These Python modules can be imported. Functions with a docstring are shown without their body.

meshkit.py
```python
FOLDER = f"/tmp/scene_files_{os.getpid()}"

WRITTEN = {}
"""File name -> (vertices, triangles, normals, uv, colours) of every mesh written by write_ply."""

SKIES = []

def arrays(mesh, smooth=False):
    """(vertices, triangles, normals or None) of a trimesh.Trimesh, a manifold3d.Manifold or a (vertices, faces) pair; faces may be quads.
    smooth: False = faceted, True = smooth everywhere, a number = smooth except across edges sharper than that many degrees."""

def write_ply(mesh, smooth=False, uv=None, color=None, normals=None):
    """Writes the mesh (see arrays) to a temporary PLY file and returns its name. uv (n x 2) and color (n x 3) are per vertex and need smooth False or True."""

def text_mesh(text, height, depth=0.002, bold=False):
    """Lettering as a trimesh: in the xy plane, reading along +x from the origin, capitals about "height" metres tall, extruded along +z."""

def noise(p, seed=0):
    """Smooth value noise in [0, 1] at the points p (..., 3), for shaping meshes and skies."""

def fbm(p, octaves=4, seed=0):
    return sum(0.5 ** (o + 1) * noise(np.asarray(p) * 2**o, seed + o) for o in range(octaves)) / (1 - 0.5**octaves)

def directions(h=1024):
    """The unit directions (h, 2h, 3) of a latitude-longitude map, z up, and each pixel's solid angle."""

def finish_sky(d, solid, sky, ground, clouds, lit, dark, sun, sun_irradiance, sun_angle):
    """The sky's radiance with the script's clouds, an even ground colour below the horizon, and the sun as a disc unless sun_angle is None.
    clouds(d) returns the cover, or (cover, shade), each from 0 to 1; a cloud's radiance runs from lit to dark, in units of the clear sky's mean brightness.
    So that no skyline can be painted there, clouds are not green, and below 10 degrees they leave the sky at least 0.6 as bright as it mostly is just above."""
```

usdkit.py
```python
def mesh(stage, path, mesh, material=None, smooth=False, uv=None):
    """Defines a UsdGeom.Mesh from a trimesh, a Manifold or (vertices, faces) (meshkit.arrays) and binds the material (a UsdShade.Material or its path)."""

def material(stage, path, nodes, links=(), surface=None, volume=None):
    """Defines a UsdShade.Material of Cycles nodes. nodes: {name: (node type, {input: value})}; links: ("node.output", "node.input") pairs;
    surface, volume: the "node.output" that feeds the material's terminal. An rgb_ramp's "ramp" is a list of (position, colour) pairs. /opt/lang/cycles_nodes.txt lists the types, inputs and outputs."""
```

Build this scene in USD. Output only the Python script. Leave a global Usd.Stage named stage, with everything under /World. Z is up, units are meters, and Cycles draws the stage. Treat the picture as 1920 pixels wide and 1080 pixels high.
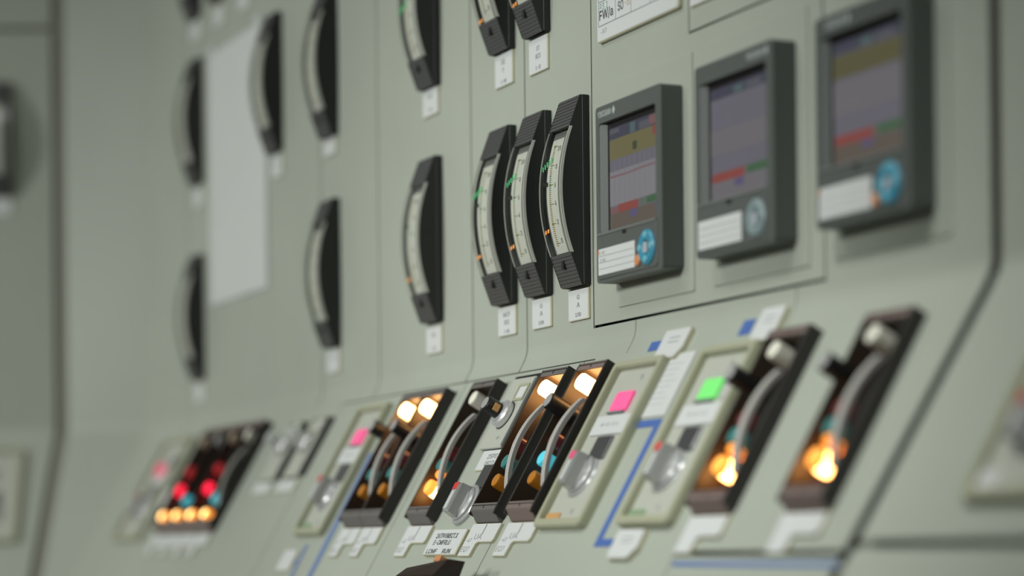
import math, random
import numpy as np, trimesh, manifold3d as m3, usdkit, meshkit
from shapely.geometry import Polygon, box as sbox, LineString
from shapely.ops import unary_union
from pxr import Usd, UsdGeom, UsdLux, UsdShade, Gf, Sdf

random.seed(7)
stage = Usd.Stage.CreateInMemory()
UsdGeom.SetStageUpAxis(stage, UsdGeom.Tokens.z)
UsdGeom.SetStageMetersPerUnit(stage, 1.0)
UsdGeom.Xform.Define(stage, '/World')

# ---------------------------------------------------------------- camera
FPX = 4533.0                      # focal length in pixels of a 1920 wide picture (85 mm lens on 36 mm)
YAW, ROLL = 0.408157, 0.0105
CAM = np.array([2.12439, -1.00806, 1.08778])
Fw = np.array([-math.cos(YAW), math.sin(YAW), 0.0])
R0 = np.array([math.sin(YAW), math.cos(YAW), 0.0])
U0 = np.array([0.0, 0.0, 1.0])
Rt = math.cos(ROLL) * R0 - math.sin(ROLL) * U0
Up = math.sin(ROLL) * R0 + math.cos(ROLL) * U0
cam = UsdGeom.Camera.Define(stage, '/World/camera')
M = np.eye(4); M[0, :3], M[1, :3], M[2, :3], M[3, :3] = Rt, Up, -Fw, CAM
UsdGeom.Xformable(cam).AddTransformOp().Set(Gf.Matrix4d(*M.ravel().tolist()))
cam.CreateHorizontalApertureAttr(36.0); cam.CreateVerticalApertureAttr(20.25)
cam.CreateFocalLengthAttr(FPX / 1920 * 36)
cam.CreateVerticalApertureOffsetAttr((1028 - 540) / 1920 * 36)
cam.CreateFStopAttr(2.1); cam.CreateFocusDistanceAttr(2.36)
cam.CreateClippingRangeAttr((0.05, 50))
cam.CreateExposureAttr(0.0)

# ---------------------------------------------------------------- light: overhead fluorescent panel, plus added fill and spots
LIGHT_TINT = (0.985, 1.0, 0.955)
def rect_light(name, x, y, z, w, l, power, color=(1.0, 0.985, 0.93)):
    L = UsdLux.RectLight.Define(stage, '/World/' + name)
    L.CreateWidthAttr(w); L.CreateHeightAttr(l); L.CreateIntensityAttr(power); L.CreateColorAttr(Gf.Vec3f(*color))
    L.AddTranslateOp().Set((x, y, z))
    return L
rect_light('ceiling_lamp', -0.35, -1.7, 3.16, 1.5, 0.9, 4.6, LIGHT_TINT)
rect_light('ceiling_lamp_001', 2.8, -1.5, 3.16, 1.5, 1.5, 1.1, LIGHT_TINT)  # added unseen fill that brightens the right-hand sides of the instruments
# added unseen spots, their soft cones imitate lens vignetting on the console
def spot(name, pos, aim, radius, power, angle, soft):
    L = UsdLux.SphereLight.Define(stage, '/World/' + name)
    L.CreateRadiusAttr(radius); L.CreateIntensityAttr(power); L.CreateColorAttr(Gf.Vec3f(*LIGHT_TINT))
    sh = UsdLux.ShapingAPI.Apply(L.GetPrim()); sh.CreateShapingConeAngleAttr(angle); sh.CreateShapingConeSoftnessAttr(soft)
    z = np.asarray(pos, float) - np.asarray(aim, float); z /= np.linalg.norm(z)
    x = np.cross((0, 0, 1.0), z); x /= np.linalg.norm(x); y = np.cross(z, x)
    m = np.eye(4); m[0, :3], m[1, :3], m[2, :3], m[3, :3] = x, y, z, pos
    L.AddTransformOp().Set(Gf.Matrix4d(*m.ravel().tolist()))
spot('vignette_spot', (0.80, -2.604, 2.10), (-0.011, -0.05, 1.40), 0.22, 90.0, 15.4, 1.0)
spot('vignette_spot_001', (-1.20, -3.60, 2.10), (-1.10, -0.05, 0.90), 0.22, 142.0, 26.0, 1.0)
spot('vignette_spot_002', (1.058, -1.20, 2.513), (0.52, -0.05, 0.948), 0.22, 55.0, 14.0, 1.0)
dome = UsdLux.DomeLight.Define(stage, '/World/ambient_fill'); dome.CreateIntensityAttr(0.02)  # added faint even fill, no sky over the closed room

# ---------------------------------------------------------------- materials
def mat(name, color, rough=0.5, spec=0.5, metal=0.0, emit=None, strength=0.0, noise=None, **kw):
    p = {"base_color": color, "roughness": rough, "specular_ior_level": spec, "metallic": metal}
    p.update(kw)
    if emit is not None: p.update(emission_color=emit, emission_strength=strength)
    nodes, links = {"p": ("principled_bsdf", p)}, []
    if noise:
        scale, amt, bump = noise
        nodes["g"] = ("geometry", {})
        nodes["n"] = ("noise_texture", {"scale": scale, "detail": 4.0})
        lo = tuple(c * (1 - amt) for c in color); hi = tuple(min(1, c * (1 + amt)) for c in color)
        nodes["r"] = ("rgb_ramp", {"ramp": [(0.3, lo), (0.7, hi)]})
        links += [("g.position", "n.vector"), ("n.fac", "r.fac"), ("r.color", "p.base_color")]
        if bump:
            nodes["n2"] = ("noise_texture", {"scale": 900.0, "detail": 2.0})
            nodes["b"] = ("bump", {"strength": bump, "distance": 0.0006})
            links += [("g.position", "n2.vector"), ("n2.fac", "b.height"), ("b.normal", "p.normal")]
    return usdkit.material(stage, '/World/Looks/' + name, nodes, links, surface="p.BSDF")

PAINT = mat('panel_paint', (0.400, 0.436, 0.376), 0.42, 0.4, noise=(5.0, 0.035, 0.08))
PAINT_DIM = mat('frame_paint', (0.395, 0.405, 0.290), 0.42, 0.4)
PLATE = mat('unit_plate', (0.47, 0.49, 0.43), 0.4, 0.4)
JOINT = mat('joint_grey', (0.24, 0.24, 0.20), 0.8, 0.2)
DARK = mat('gap_dark', (0.035, 0.036, 0.032), 0.8, 0.2)
BLACK = mat('black_plastic', (0.0200, 0.0215, 0.0208), 0.45, 0.4)
BLACK2 = mat('black_moulding', (0.016, 0.0165, 0.017), 0.4, 0.4)
CAPGREY = mat('ribbed_cap', (0.080, 0.081, 0.081), 0.45, 0.4)
CORE = mat('meter_interior', (0.20, 0.20, 0.19), 0.5, 0.4)  # grey lifted to carry the reflections of the clear cover
SCALE = mat('scale_white', (0.72, 0.72, 0.66), 0.5, 0.3)
TICK = mat('tick_ochre', (0.36, 0.29, 0.08), 0.6, 0.2)
TICKG = mat('tick_green', (0.09, 0.30, 0.14), 0.6, 0.2)
INK = mat('ink', (0.07, 0.075, 0.08), 0.7, 0.2)
INKL = mat('faded_ink', (0.25, 0.26, 0.27), 0.7, 0.2)
INKG = mat('green_ink', (0.13, 0.30, 0.22), 0.7, 0.2)
INKY = mat('yellow_ink', (0.42, 0.36, 0.20), 0.7, 0.2)
RIM = mat('clear_edge', (0.62, 0.62, 0.58), 0.25, 0.5)
ARC = mat('clear_scale_edge', (0.46, 0.45, 0.43), 0.2, 0.5)
LABEL = mat('label_white', (0.64, 0.665, 0.665), 0.45, 0.4)
LABELEDGE = mat('label_core', (0.55, 0.53, 0.38), 0.5, 0.3)
PAPER = mat('paper', (0.60, 0.625, 0.61), 0.8, 0.2, noise=(9.0, 0.02, 0))
RECO = mat('recorder_grey', (0.098, 0.110, 0.104), 0.48, 0.4)
RECO_LIP = mat('recorder_lip', (0.16, 0.175, 0.17), 0.45, 0.4)
RECO_DARK = mat('recorder_recess', (0.018, 0.016, 0.018), 0.5, 0.3)
TEAL = mat('keypad_teal', (0.045, 0.27, 0.40), 0.35, 0.5)
TEALP = mat('keypad_pale', (0.22, 0.29, 0.30), 0.4, 0.4)
TEAL2 = mat('keypad_light', (0.16, 0.46, 0.55), 0.35, 0.5)
KEYW = mat('keypad_white', (0.42, 0.45, 0.50), 0.4, 0.5)
ORANGEB = mat('orange_button', (0.62, 0.27, 0.12), 0.4, 0.5)
LOGO = mat('logo_white', (0.42, 0.47, 0.46), 0.5, 0.3)
CHROME = mat('brushed_metal', (0.74, 0.75, 0.76), 0.32, 0.5, 0.55)
STEEL = mat('grey_knob', (0.46, 0.47, 0.47), 0.28, 0.7, 0.25)
KNOBGREY = mat('knob_grey_plastic', (0.36, 0.36, 0.36), 0.35, 0.5)
ESC = mat('escutcheon', (0.10, 0.10, 0.105), 0.3, 0.6, 0.4)
TRAY = mat('tray_brown', (0.042, 0.029, 0.020), 0.42, 0.4)
TRAYCAP = mat('tray_cap', (0.200, 0.150, 0.138), 0.5, 0.4)
TRAYCAPG = mat('tray_cap_grey', (0.150, 0.138, 0.130), 0.5, 0.4)
SIDE = mat('tray_side', (0.026, 0.024, 0.022), 0.45, 0.4)
PINK = mat('pink_film', (0.95, 0.13, 0.34), 0.5, 0.4, emit=(1.0, 0.10, 0.30), strength=0.25)
GREEN = mat('green_film', (0.22, 0.85, 0.22), 0.5, 0.4, emit=(0.15, 0.9, 0.15), strength=0.12)
REDDOT = mat('red_paint', (0.65, 0.05, 0.04), 0.4, 0.5)
PINKDOT = mat('pink_paint', (0.80, 0.10, 0.25), 0.4, 0.5)
ORMARK = mat('orange_mark', (0.58, 0.33, 0.13), 0.5, 0.4)
GRMARK = mat('green_mark', (0.23, 0.34, 0.20), 0.5, 0.4)
BLUETAPE = mat('blue_tape', (0.075, 0.15, 0.42), 0.6, 0.3)
BLUETAPE_F = mat('blue_tape_faded', (0.17, 0.24, 0.42), 0.6, 0.3)
BROWNH = mat('brown_handle', (0.024, 0.011, 0.009), 0.45, 0.4)
# lamps, and painted glints of the meter covers
WHITE_ON = mat('lamp_white_lit', (0.9, 0.85, 0.75), 0.4, emit=(1.0, 0.50, 0.17), strength=13.0)
WHITE_OFF = mat('lamp_white_unlit', (0.86, 0.86, 0.74), 0.35, 0.5)
BEIGE_OFF = mat('lamp_beige_unlit', (0.45, 0.36, 0.27), 0.35, 0.5)
RED_OFF = mat('lamp_red_unlit', (0.17, 0.035, 0.04), 0.25, 0.5)
RED_ON = mat('lamp_red_lit', (0.6, 0.02, 0.05), 0.4, emit=(1.0, 0.012, 0.05), strength=1.9)
RED_DIM = mat('lamp_red_dim', (0.4, 0.02, 0.03), 0.4, emit=(1.0, 0.02, 0.04), strength=0.2)
TEAL_OFF = mat('lamp_teal_unlit', (0.05, 0.22, 0.22), 0.25, 0.5)
TEAL_ON = mat('lamp_teal_lit', (0.1, 0.5, 0.6), 0.3, emit=(0.05, 0.50, 0.62), strength=0.55)
AMBER_OFF = mat('lamp_amber_unlit', (0.52, 0.20, 0.02), 0.25, 0.6)
AMBER_ON = mat('lamp_amber_lit', (0.9, 0.40, 0.08), 0.4, emit=(1.0, 0.33, 0.045), strength=1.3)
AMBER_FAR = mat('lamp_amber_far', (0.9, 0.5, 0.15), 0.4, emit=(1.0, 0.62, 0.22), strength=5.0)
AMBER_CORE = mat('lamp_amber_core', (0.9, 0.6, 0.3), 0.4, emit=(1.0, 0.45, 0.13), strength=15.0)
AMBER_GLOW = mat('lamp_amber_small', (0.8, 0.35, 0.05), 0.4, emit=(1.0, 0.26, 0.03), strength=0.9)
GLINTG = mat('glint_green', (0.1, 0.6, 0.25), 0.4, emit=(0.10, 0.85, 0.32), strength=0.25)  # emission stands in for coloured reflections on the meter covers
GLINTO = mat('glint_orange', (0.8, 0.35, 0.1), 0.4, emit=(1.0, 0.36, 0.08), strength=0.65)
def screen_mat(name, c, s=0.78):
    return mat(name, tuple(0.12 * k for k in c), 0.4, 0.2, emit=c, strength=s)
SC_BLUE = screen_mat('screen_navy', (0.060, 0.062, 0.086)); SC_OLIVE = screen_mat('screen_olive', (0.150, 0.138, 0.072))
SC_LAV = screen_mat('screen_lavender', (0.138, 0.133, 0.158)); SC_PALE = screen_mat('screen_pale', (0.205, 0.200, 0.214))
SC_RED = screen_mat('screen_red', (0.235, 0.066, 0.058)); SC_PINK = screen_mat('screen_pink', (0.18, 0.10, 0.10))
SC_GREEN = screen_mat('screen_green', (0.058, 0.120, 0.062)); SC_SAGE = screen_mat('screen_sage', (0.115, 0.135, 0.115))
SC_BROWN = screen_mat('screen_brown', (0.118, 0.100, 0.082)); SC_VIO = screen_mat('screen_violet', (0.105, 0.092, 0.168))
SC_LINE = screen_mat('screen_trace', (0.19, 0.10, 0.11)); SC_GREYB = screen_mat('screen_grey', (0.095, 0.10, 0.115))
SC_DKG = screen_mat('screen_marker', (0.055, 0.065, 0.04)); SC_CYAN = screen_mat('screen_cyan', (0.085, 0.125, 0.125))
SC_GRID = screen_mat('screen_grid', (0.182, 0.178, 0.194)); SC_MAUVE = screen_mat('screen_mauve', (0.152, 0.145, 0.154)); SC_OLIVE2 = screen_mat('screen_olive_dim', (0.105, 0.098, 0.052))
# thin clear covers: see-through with a fresnel reflection
COVER = usdkit.material(stage, '/World/Looks/clear_cover', {
    "f": ("fresnel", {"IOR": 1.4}), "k": ("geometry", {}), "i": ("math", {"math_type": "subtract", "value1": 1.0}), "x": ("math", {"math_type": "multiply"}),
    "t": ("transparent_bsdf", {"color": (0.93, 0.94, 0.93)}),
    "g": ("glossy_bsdf", {"color": (0.9, 0.9, 0.9), "roughness": 0.12}), "m": ("mix_closure", {})},
    [("k.backfacing", "i.value2"), ("f.fac", "x.value1"), ("i.value", "x.value2"), ("x.value", "m.fac"), ("t.BSDF", "m.closure1"), ("g.BSDF", "m.closure2")], surface="m.closure")
WALLM = mat('room_wall', (0.55, 0.56, 0.52), 0.7, 0.2, noise=(3.0, 0.02, 0))
FLOORM = mat('room_floor', (0.30, 0.31, 0.29), 0.35, 0.4, noise=(4.0, 0.08, 0))
CEILM = mat('room_ceiling', (0.62, 0.62, 0.60), 0.8, 0.2)

# ---------------------------------------------------------------- prim helpers
used = {}
def numbered(parent, name):
    k = used.get((parent, name), 0); used[(parent, name)] = k + 1
    return f'{parent}/{name}' + ('' if k == 0 else f'_{k:03d}')
def obj(name, mesh, m, parent='/World', smooth=30):
    p = numbered(str(parent), name)
    usdkit.mesh(stage, p, mesh, m, smooth=smooth)
    return p
def tag(path, label=None, cat=None, group=None, kind=None):
    pr = stage.GetPrimAtPath(path)
    for k, v in (('label', label), ('category', cat), ('group', group), ('kind', kind)):
        if v: pr.SetCustomDataByKey(k, v)
    return path
def place(path, mtx):
    UsdGeom.Xformable(stage.GetPrimAtPath(path)).AddTransformOp().Set(Gf.Matrix4d(*mtx.ravel().tolist()))
def thing(name, label, cat, mtx, group=None):
    p = numbered('/World', name)
    UsdGeom.Xform.Define(stage, p); place(p, mtx)
    return tag(p, label, cat, group)
def copy_of(src, label, mtx, group=None):
    s = stage.GetPrimAtPath(src); was = dict(s.GetCustomData())
    base = src.split('/')[-1]
    if base[-4:-3] == '_' and base[-3:].isdigit(): base = base[:-4]
    p = numbered('/World', base)
    x = UsdGeom.Xform.Define(stage, p).GetPrim()
    x.GetReferences().AddInternalReference(src); x.SetInstanceable(True)
    UsdGeom.Xformable(x).GetTransformOp().Set(Gf.Matrix4d(*mtx.ravel().tolist())) if UsdGeom.Xformable(x).GetTransformOp() else place(p, mtx)
    return tag(p, label, was['category'], group or was.get('group'))

# ---------------------------------------------------------------- frames of the console surfaces
TAU, ZB = math.radians(60.2), 1.287
CT, ST = math.cos(TAU), math.sin(TAU)
def frame(X, Y, Z, O):
    m = np.eye(4); m[0, :3], m[1, :3], m[2, :3], m[3, :3] = X, Y, Z, O
    return m
def on_board(x, z, y=0.0): return frame((1, 0, 0), (0, 0, 1), (0, -1, 0), (x, -y, z))
def on_slope(x, sd, h=0.0):
    o = np.array([x, -CT * sd, ZB - ST * sd]) + h * np.array([0, -ST, CT])
    return frame((1, 0, 0), (0, CT, ST), (0, -ST, CT), o)
def bay(beta, origin):
    c, s = math.cos(beta), math.sin(beta)
    return frame((c, s, 0), (-s, c, 0), (0, 0, 1), origin)
B1, B2, LA = math.radians(50), math.radians(68), 0.158
P1 = np.array([-1.70, 0, 0]); P2 = P1 - LA * np.array([math.cos(B1), math.sin(B1), 0])
BAY_A, BAY_B = bay(B1, P1), bay(B2, P2)
I4 = np.eye(4)

# ---------------------------------------------------------------- shape helpers
def fix(m):
    m.merge_vertices(); return m
def hull(pts): return trimesh.convex.convex_hull(np.asarray(pts, float))
def bx(x0, x1, y0, y1, z0, z1, b=0.0):
    if b <= 0:
        m = trimesh.creation.box((x1 - x0, y1 - y0, z1 - z0)); m.apply_translation(((x0 + x1) / 2, (y0 + y1) / 2, (z0 + z1) / 2)); return m
    P = []
    for ix, x in ((1, x0), (-1, x1)):
        for iy, y in ((1, y0), (-1, y1)):
            for iz, z in ((1, z0), (-1, z1)):
                P += [(x, y + iy * b, z + iz * b), (x + ix * b, y, z + iz * b), (x + ix * b, y + iy * b, z)]
    return hull(P)
def ext(poly, z0, z1):
    gs = getattr(poly, 'geoms', [poly])
    out = []
    for g in gs:
        m = trimesh.creation.extrude_polygon(g, z1 - z0, engine='earcut'); m.apply_translation((0, 0, z0)); out.append(m)
    return trimesh.util.concatenate(out)
PERM = np.array([[0, 0, 1, 0], [1, 0, 0, 0], [0, 1, 0, 0], [0, 0, 0, 1.0]])   # (a,b,c) -> x=c, y=a, z=b
def prism_x(pts, x0, x1):
    m = ext(Polygon(pts).buffer(0), x0, x1); m.apply_transform(PERM); return m
def rrect(x0, x1, y0, y1, r, n=4): return sbox(x0 + r, y0 + r, x1 - r, y1 - r).buffer(r, quad_segs=n)
def plate(x0, x1, y0, y1, z0, z1, r=0.002, b=0.0006):
    """a rounded plate with a small chamfer round its front edge"""
    o = rrect(x0, x1, y0, y1, r); i = o.buffer(-b)
    P = [(x, y, z) for z, g in ((z0, o), (z1 - b, o), (z1, i)) for x, y in list(g.exterior.coords)[:-1]]
    return hull(P)
def cyl(r, z0, z1, x=0.0, y=0.0, b=0.0, n=28):
    prof = [(0, z0), (r, z0), (r, z1 - b), (r - b, z1), (0, z1)] if b else [(0, z0), (r, z0), (r, z1), (0, z1)]
    m = trimesh.creation.revolve(np.array(prof), sections=n); m.apply_translation((x, y, 0)); return m
def lathe(prof, x=0.0, y=0.0, n=32):
    m = trimesh.creation.revolve(np.array(prof, float), sections=n); m.apply_translation((x, y, 0)); return m
def cat(*ms): return trimesh.util.concatenate(list(ms))
def ribbon(top, thick):
    """closed polygon between a line of (y,z) points and the same line lowered by thick"""
    return top + [(a, b - thick) for a, b in reversed(top)]
def text(s, h, x, y, z, bold=False, d=0.0002, width=None):
    m = meshkit.text_mesh(s, h, d, bold)
    w = m.bounds[1, 0] - m.bounds[0, 0]
    if width: m.apply_scale((width / w, 1, 1)); w = width
    m.apply_translation((x - w / 2 - m.bounds[0, 0], y - h / 2, z)); return m

# ================================================================ THE ROOM
def struct(name, mesh, m): return tag(obj(name, mesh, m, smooth=False), kind='structure')
struct('floor', bx(-4.2, 4.2, -5.0, 0.9, -0.1, 0.0), FLOORM)
struct('ceiling', bx(-4.2, 4.2, -5.0, 0.9, 3.2, 3.3), CEILM)
struct('wall_back', bx(-4.2, 4.2, 0.8, 0.9, 0.0, 3.2), WALLM)
struct('wall_front', bx(-4.2, 4.2, -5.1, -5.0, 0.0, 3.2), WALLM)
struct('wall_left', bx(-4.3, -4.2, -5.0, 0.9, 0.0, 3.2), WALLM)
struct('wall_right', bx(4.2, 4.3, -5.0, 0.9, 0.0, 3.2), WALLM)

# ================================================================ THE CONSOLE
ZT, SDE, TH = 2.25, 0.46, 0.0022
RB = 0.035; TL = RB * math.tan((math.pi / 2 - TAU) / 2)
def slope_yz(sd): return (-CT * sd, ZB - ST * sd)
def bend_line(z_top, sd_end):
    """outer line (y,z) from the board, round the bend, onto the slope"""
    pts = [(0.0, z_top)]
    cy, cz = -RB, ZB + TL                  # centre of the bend's arc lies in front of the board
    a1 = math.pi / 2 - TAU
    for k in range(9):
        a = a1 * k / 8
        pts.append((cy + RB * math.cos(a), cz - RB * math.sin(a)))
    pts.append(slope_yz(sd_end))
    return pts
def bent(x0, x1, z_top, sd_end):
    o = bend_line(z_top, sd_end)
    n = []
    for i, (y, z) in enumerate(o):
        a, b = o[max(i - 1, 0)], o[min(i + 1, len(o) - 1)]
        t = np.array([b[0] - a[0], b[1] - a[1]]); t /= np.linalg.norm(t)
        n.append((y - t[1] * TH, z + t[0] * TH))     # to the back of the sheet
    return prism_x(o + n[::-1], x0, x1)
G = 0.0013                                         # half of a seam
def board_sheet(poly):                             # poly in (x,z)
    m = ext(poly, -TH, 0.0); m.apply_transform(on_board(0, 0).T); return m
def slope_sheet(poly, h0=-TH, h1=0.0):              # poly in (x,-sd)
    m = ext(poly, h0, h1); m.apply_transform(on_slope(0, 0).T); return m
def sdbox(x0, x1, s0, s1): return sbox(x0, -s1, x1, -s0)
# openings of the tray-shaped control stations (x0, x1)
TRAYS = {'single': (-0.237, 0.064), 'lit_left': (-0.0595, 0.063), 'lit_right': (0.0270, 0.063), 'near': (0.3955, 0.066), 'nearest': (0.5445, 0.066),
         'pair': (-0.4445, 0.131), 'four': (-1.252, 0.288)}
T0, T1 = 0.0345, 0.2000
holes = unary_union([sdbox(x + 0.002, x + w - 0.002, T0 + 0.002, T1 - 0.002) for x, w in TRAYS.values()])
con = thing('control_console', 'long grey-green steel console of upright instrument board and sloping switch panel', 'control console', I4)
XL, XR = -1.70, 0.668
seams = [-1.43, -0.81, -0.60, -0.307, -0.161, 0.0]
xs = [XL - 0.25] + seams
for a, b in zip(xs[:-1], xs[1:]):
    m = bent(a + (G if a > XL else 0), b - G, ZT, 0.0205)
    if a < XL:                                      # mitred against the turned bay
        d = np.array([math.cos(B1 / 2), math.sin(B1 / 2), 0]); nrm = np.array([math.cos(B1 / 2), math.sin(B1 / 2), 0])
        m = trimesh.intersections.slice_mesh_plane(m, nrm, P1, cap=True, engine='earcut')
    obj('board_panel', m, PAINT, con)
inset = sbox(0.2055, 1.548, 0.436 - 0.02, ZT - 0.1)
rec_panel = sbox(G, 1.302 + G, 0.436 - G, ZT).difference(sbox(0.2055 - 0.002, 1.548 - 0.002, 0.4165, ZT - 0.098))
obj('board_panel', board_sheet(rec_panel), PAINT, con, smooth=False)
obj('inset_panel', board_sheet(inset), PAINT, con, smooth=False)
obj('board_panel', bent(0.436 + G, XR - 0.001, ZT, 0.0205), PAINT, con)
for a, b in ((-G, 0.0915 - G / 2), (0.0915 + G / 2, 0.390 - G / 2), (0.390 + G / 2, 0.436 + G)):
    obj('board_strip', bent(a, b, 1.302 - G, 0.0205), PAINT, con)
GT = 0.0009
def sheet(x0, x1, s0, s1, name='switch_panel'):
    m = slope_sheet(sdbox(x0, x1, s0, s1).difference(holes))
    if x0 < XL:
        m = trimesh.intersections.slice_mesh_plane(m, np.array([math.cos(B1 / 2), math.sin(B1 / 2), 0]), P1, cap=False)
    obj(name, m, PAINT, con, smooth=False)
sheet(XL - 0.35, -0.705 - GT, 0.0205, SDE)
sheet(-0.705 + GT, -0.298 - GT, 0.0205 + 2 * GT, SDE)
sheet(-0.298 + GT, 0.001 - GT, 0.0205 + 2 * GT, SDE)
obj('switch_panel', slope_sheet(unary_union([sdbox(0.001 + GT, 0.0245, 0.0205 + 2 * GT, SDE), sdbox(0.0245, 0.395 - GT, 0.0205, SDE)]).difference(holes)), PAINT, con, smooth=False)
def slant(x, sd): return x - 0.078 * (sd - 0.0205)
def right_sheet(s0, s1):
    P = Polygon([(0.395 + GT, -s0), (slant(XR - 0.001, s0), -s0), (slant(XR - 0.001, s1), -s1), (0.395 + GT, -s1)])
    obj('switch_panel', slope_sheet(P.difference(holes)), PAINT, con, smooth=False)
right_sheet(0.0205, 0.236 - 0.0025)
right_sheet(0.236 + 0.0025, SDE)
backing = sdbox(XL - 0.1, XR - 0.040, -0.01, SDE).difference(holes)
bk = slope_sheet(backing, -0.012, -0.0065)
bk = trimesh.intersections.slice_mesh_plane(bk, np.array([math.cos(B1 / 2), math.sin(B1 / 2), 0]), P1, cap=False)
bb = board_sheet(sbox(XL - 0.03, ZB - 0.004, XR - 0.002, ZT)); bb.apply_translation((0, 0.0065, 0))
obj('backing_frame', cat(bk, bb), DARK, con, smooth=False)
sl_end = slope_yz(SDE)
obj('plinth', bx(XL + 0.16, XR - 0.001, sl_end[0] + 0.012, 0.45, 0.0, sl_end[1] - 0.012), PAINT, con, smooth=False)
obj('top_cap', bx(XL, XR, -0.0025, 0.45, ZT, ZT + 0.02), PAINT, con, smooth=False)
# --- the short turned bay and the far bay on the left, the next bay on the right
def turned_bay(label, fr, x0, x1, cuts, seam_z=None):
    """a bay in its own frame (x along it), cut by the given world planes"""
    p = thing('console_bay', label, 'control console', I4)
    def put(name, m, ma):
        m.apply_transform(fr.T)
        for q, (nrm, o) in enumerate(cuts):
            if q == 1 and name == 'backing_frame': o = np.asarray(o) - 0.05 * np.asarray(nrm)
            m = trimesh.intersections.slice_mesh_plane(m, np.asarray(nrm), np.asarray(o), cap=False)
        obj(name, m, ma, p)
    if seam_z is None: put('board_panel', bent(x0, x1, ZT, 0.0205), PAINT)
    else:
        put('board_panel', bent(x0, x1, seam_z - 0.004, 0.0205), PAINT)
        put('board_panel', board_sheet(sbox(x0, seam_z + 0.004, x1, ZT)), PAINT)
    if fr is I4:
        for s0, s1 in ((0.0205, 0.2255), (0.2325, SDE)):
            put('switch_panel', slope_sheet(Polygon([(slant(x0, s0), -s0), (x1, -s0), (x1, -s1), (slant(x0, s1), -s1)])), PAINT)
    else: put('switch_panel', slope_sheet(sdbox(x0, x1, 0.0205, SDE)), PAINT)
    xg = x0 - (0.0115 if fr is I4 else 0)
    b = board_sheet(sbox(xg, ZB - 0.004, x1, ZT)); b.apply_translation((0, 0.0065, 0))
    put('backing_frame', cat(b, slope_sheet(sdbox(xg - (0.045 if fr is I4 else 0), x1, -0.01, SDE), -0.012 - (0.006 if fr is I4 else 0), -0.0065 - (0.006 if fr is I4 else 0))), JOINT)
    put('plinth', bx(x0, x1, sl_end[0] + 0.012, -0.02, 0.0, sl_end[1] - 0.012), PAINT)
    return p
nv = lambda a: np.array([math.cos(a), math.sin(a), 0])
GAP = 0.022
turned_bay('narrow plain grey-green corner bay of the console with no instruments', BAY_A, -LA - 0.3, 0.3,
           [(-nv(B1 / 2), P1), (nv((B1 + B2) / 2), P2 + GAP * nv((B1 + B2) / 2))])
turned_bay('far left bay of the console with one meter and a cross seam', BAY_B, -0.9, 0.3,
           [(-nv((B1 + B2) / 2), P2 - 0.001 * nv((B1 + B2) / 2))], 1.945)
turned_bay('bay at the right edge of the console, past the wide upright joint', I4, 0.681, 1.5, [], None)

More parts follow.
